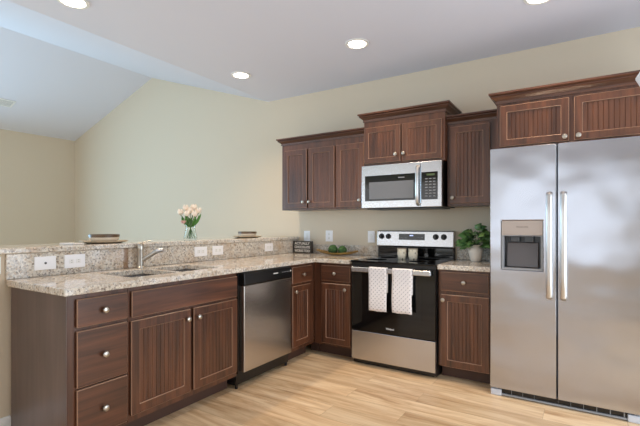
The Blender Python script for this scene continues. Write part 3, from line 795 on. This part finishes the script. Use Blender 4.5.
# ------------------------------------------------------------------ potted plant
PX, PY = 1.392, -.195
t = thing('potted_plant', 'leafy green plant in a cream ceramic pot beside the refrigerator', 'plant', (PX, PY, CT1))
z = CT1 + .001
MB().lathe([(0, z), (.036, z), (.040, z + .004), (.052, z + .04), (.063, z + .085), (.060, z + .108), (.045, z + .125), (.040, z + .133), (.044, z + .142), (.040, z + .142), (.036, z + .132), (.050, z + .105), (.03, z + .02), (0, z + .015)], (PX, PY, 0), 'z', 36).build('pot', plain('cream_pot_glaze', (242, 233, 220), .35), t, smooth=True)
MB().lathe([(0, z + .120), (.040, z + .120), (.039, z + .126), (0, z + .128)], (PX, PY, 0), 'z', 16).build('soil', plain('dark_soil', (50, 40, 30), .9), t)
def leaf_mat():
    m, nt, b = new_mat('glossy_plant_leaf'); n = noise(nt, coords(nt, (1, 1, 1)), 14, 2)
    r = ramp(nt, [(.35, lin(34, 72, 32)), (.62, lin(112, 152, 84))]); nt.links.new(n.outputs[0], r.inputs[0]); nt.links.new(r.outputs[0], b.inputs['Base Color']); b.inputs['Roughness'].default_value = .35
    return m
PLANT = leaf_mat()
random.seed(12)
def plant_leaf(tip, size, par, root):
    tip = Vector(tip); d = (tip - root).normalized(); ax = Vector((d.x, d.y, d.z * .35 - .12)).normalized()
    side = ax.cross(Vector((random.uniform(-.5, .5), -.75 + random.uniform(-.3, .3), .75))).normalized(); nrm = side.cross(ax).normalized()
    m = MB(); n = 7; rows = []
    for i in range(n + 1):
        s = i / n; wv = size * .46 * math.sin(PI * min(1, .06 + .94 * s) ** .8) * (1 + .16 * math.sin(s * 17)); p = tip + ax * size * (s - .35) - nrm * size * .35 * s * s
        rows.append([m.v(*(p - side * wv + nrm * wv * .3)), m.v(*p), m.v(*(p + side * wv + nrm * wv * .3))])
    for A, B in zip(rows, rows[1:]):
        for j in range(2): m.f([A[j], A[j + 1], B[j + 1], B[j]])
    o = m.build('leaf', PLANT, par, smooth=True); sm = o.modifiers.new('leaf', 'SOLIDIFY'); sm.thickness = .0012
    return rows
root = Vector((PX, PY, z + .126))
spots = []
for i in range(90):
    a = random.uniform(0, 2 * PI); el = random.uniform(-.05, 1.25); r = random.uniform(.07, .125)
    spots.append((PX + r * 1.02 * math.cos(a) * math.cos(el * .8), PY + r * .9 * math.sin(a) * math.cos(el * .8), root.z + .012 + r * 1.15 * math.sin(el)))
spots += [(PX - .135, PY - .02, root.z + .045), (PX - .12, PY - .05, root.z + .020), (PX - .10, PY - .03, root.z + .10), (PX - .085, PY - .06, root.z - .005), (PX + .02, PY - .01, root.z + .165), (PX + .05, PY - .02, root.z + .16), (PX + .085, PY - .02, root.z + .115), (PX + .105, PY - .03, root.z + .075)]
for i, sp in enumerate(spots):
    plant_leaf(sp, random.uniform(.048, .066), t, root)
    if i % 3 == 0:
        e = Vector(sp); MB().tube([root - Vector((0, 0, .004)), root.lerp(e, .5) + Vector((0, 0, .015)), e], .0016, 5).build('stem', STEM, t, smooth=True)

# ------------------------------------------------------------------ ceiling fittings
def downlight(x, y, label, lit=True):
    t = thing('recessed_light', label, 'ceiling light', (x, y, CZ - .006), 'recessed ceiling lights')
    MB().lathe([(.098, CZ - .0005), (.096, CZ - .006), (.076, CZ - .008), (.072, CZ - .0005)], (x, y, 0), 'z', 36).build('trim_ring', WHITE, t, smooth=True)
    MB().lathe([(.0715, CZ - .0008), (.070, CZ - .005), (0, CZ - .0055)], (x, y, 0), 'z', 36).build('lens', LAMPGLOW, t, smooth=True)
    l = bpy.data.lights.new('downlight_beam', 'SPOT'); l.energy = CAN_POWER; l.color = CAN_COLOR; l.spot_size = math.radians(125); l.spot_blend = .8; l.shadow_soft_size = .07
    o = bpy.data.objects.new('downlight_beam', l); COL.objects.link(o); o.location = (x, y, CZ - .02)
downlight(-.70, -2.46, 'round recessed light at the top edge of the picture, nearest the vaulted ceiling')
downlight(-.71, -.85, 'round recessed light in the flat ceiling above the far end of the bar')
downlight(.60, -.874, 'round recessed light in the flat ceiling above the range side of the kitchen')
downlight(1.937, -.865, 'round recessed light at the top edge of the picture in front of the refrigerator cabinet')

sl = (RZ - CZ) / (RIDGE - LX); ang = math.atan(sl)
t = thing('ceiling_vent', 'white register vent on the vaulted living room ceiling', 'vent', (-4.76, -1.40, CZ + sl * (-4.76 - LX) - .001))
t.rotation_euler = (0, -ang, 0)
def local(o):
    o.location = (0, 0, 0); return o
def vent_part(name, boxes, mat):
    m = MB()
    for b_ in boxes: m.box(*b_)
    bmv = m.bm; me = bpy.data.meshes.new(name); bmesh.ops.recalc_face_normals(bmv, faces=bmv.faces); bmv.to_mesh(me); bmv.free(); me.materials.append(mat)
    o = bpy.data.objects.new(name, me); COL.objects.link(o); o.parent = t
vent_part('vent_frame', [(-.09, -.07, -.17, .17, -.008, -.0005), (.07, .09, -.17, .17, -.008, -.0005), (-.07, .07, -.17, -.15, -.008, -.0005), (-.07, .07, .15, .17, -.008, -.0005)], WHITE)
vent_part('vent_backing', [(-.07, .07, -.15, .15, -.0018, -.0005)], MIDGREY)
vent_part('louver', [(-.06 + k * .024, -.048 + k * .024, -.15, .15, -.007, -.002) for k in range(6)], WHITE)

# pendant whose shade just enters the frame at the right
px_, py_ = 2.432, -2.2
t = thing('pendant_lamp', 'white pendant lamp shade at the right picture edge beside the refrigerator cabinet', 'lamp', (px_, py_, CZ))
SH = plain('white_shade', (240, 240, 244), .5)
MB().lathe([(.080, 1.665), (.100, 1.708), (.103, 1.714), (.085, 1.745), (.040, 1.79), (.015, 1.80), (.012, 1.795), (.036, 1.785), (.080, 1.742), (.097, 1.713), (.076, 1.665)], (px_, py_, 0), 'z', 32).build('shade', SH, t, smooth=True)
MB().tube([(px_, py_, 1.796), (px_, py_, 2.2), (px_, py_, CZ - .03)], .004, 8).build('cord', WHITE, t)
MB().lathe([(.012, CZ - .035), (.05, CZ - .02), (.055, CZ - .001)], (px_, py_, 0), 'z', 24).build('canopy', WHITE, t, smooth=True)
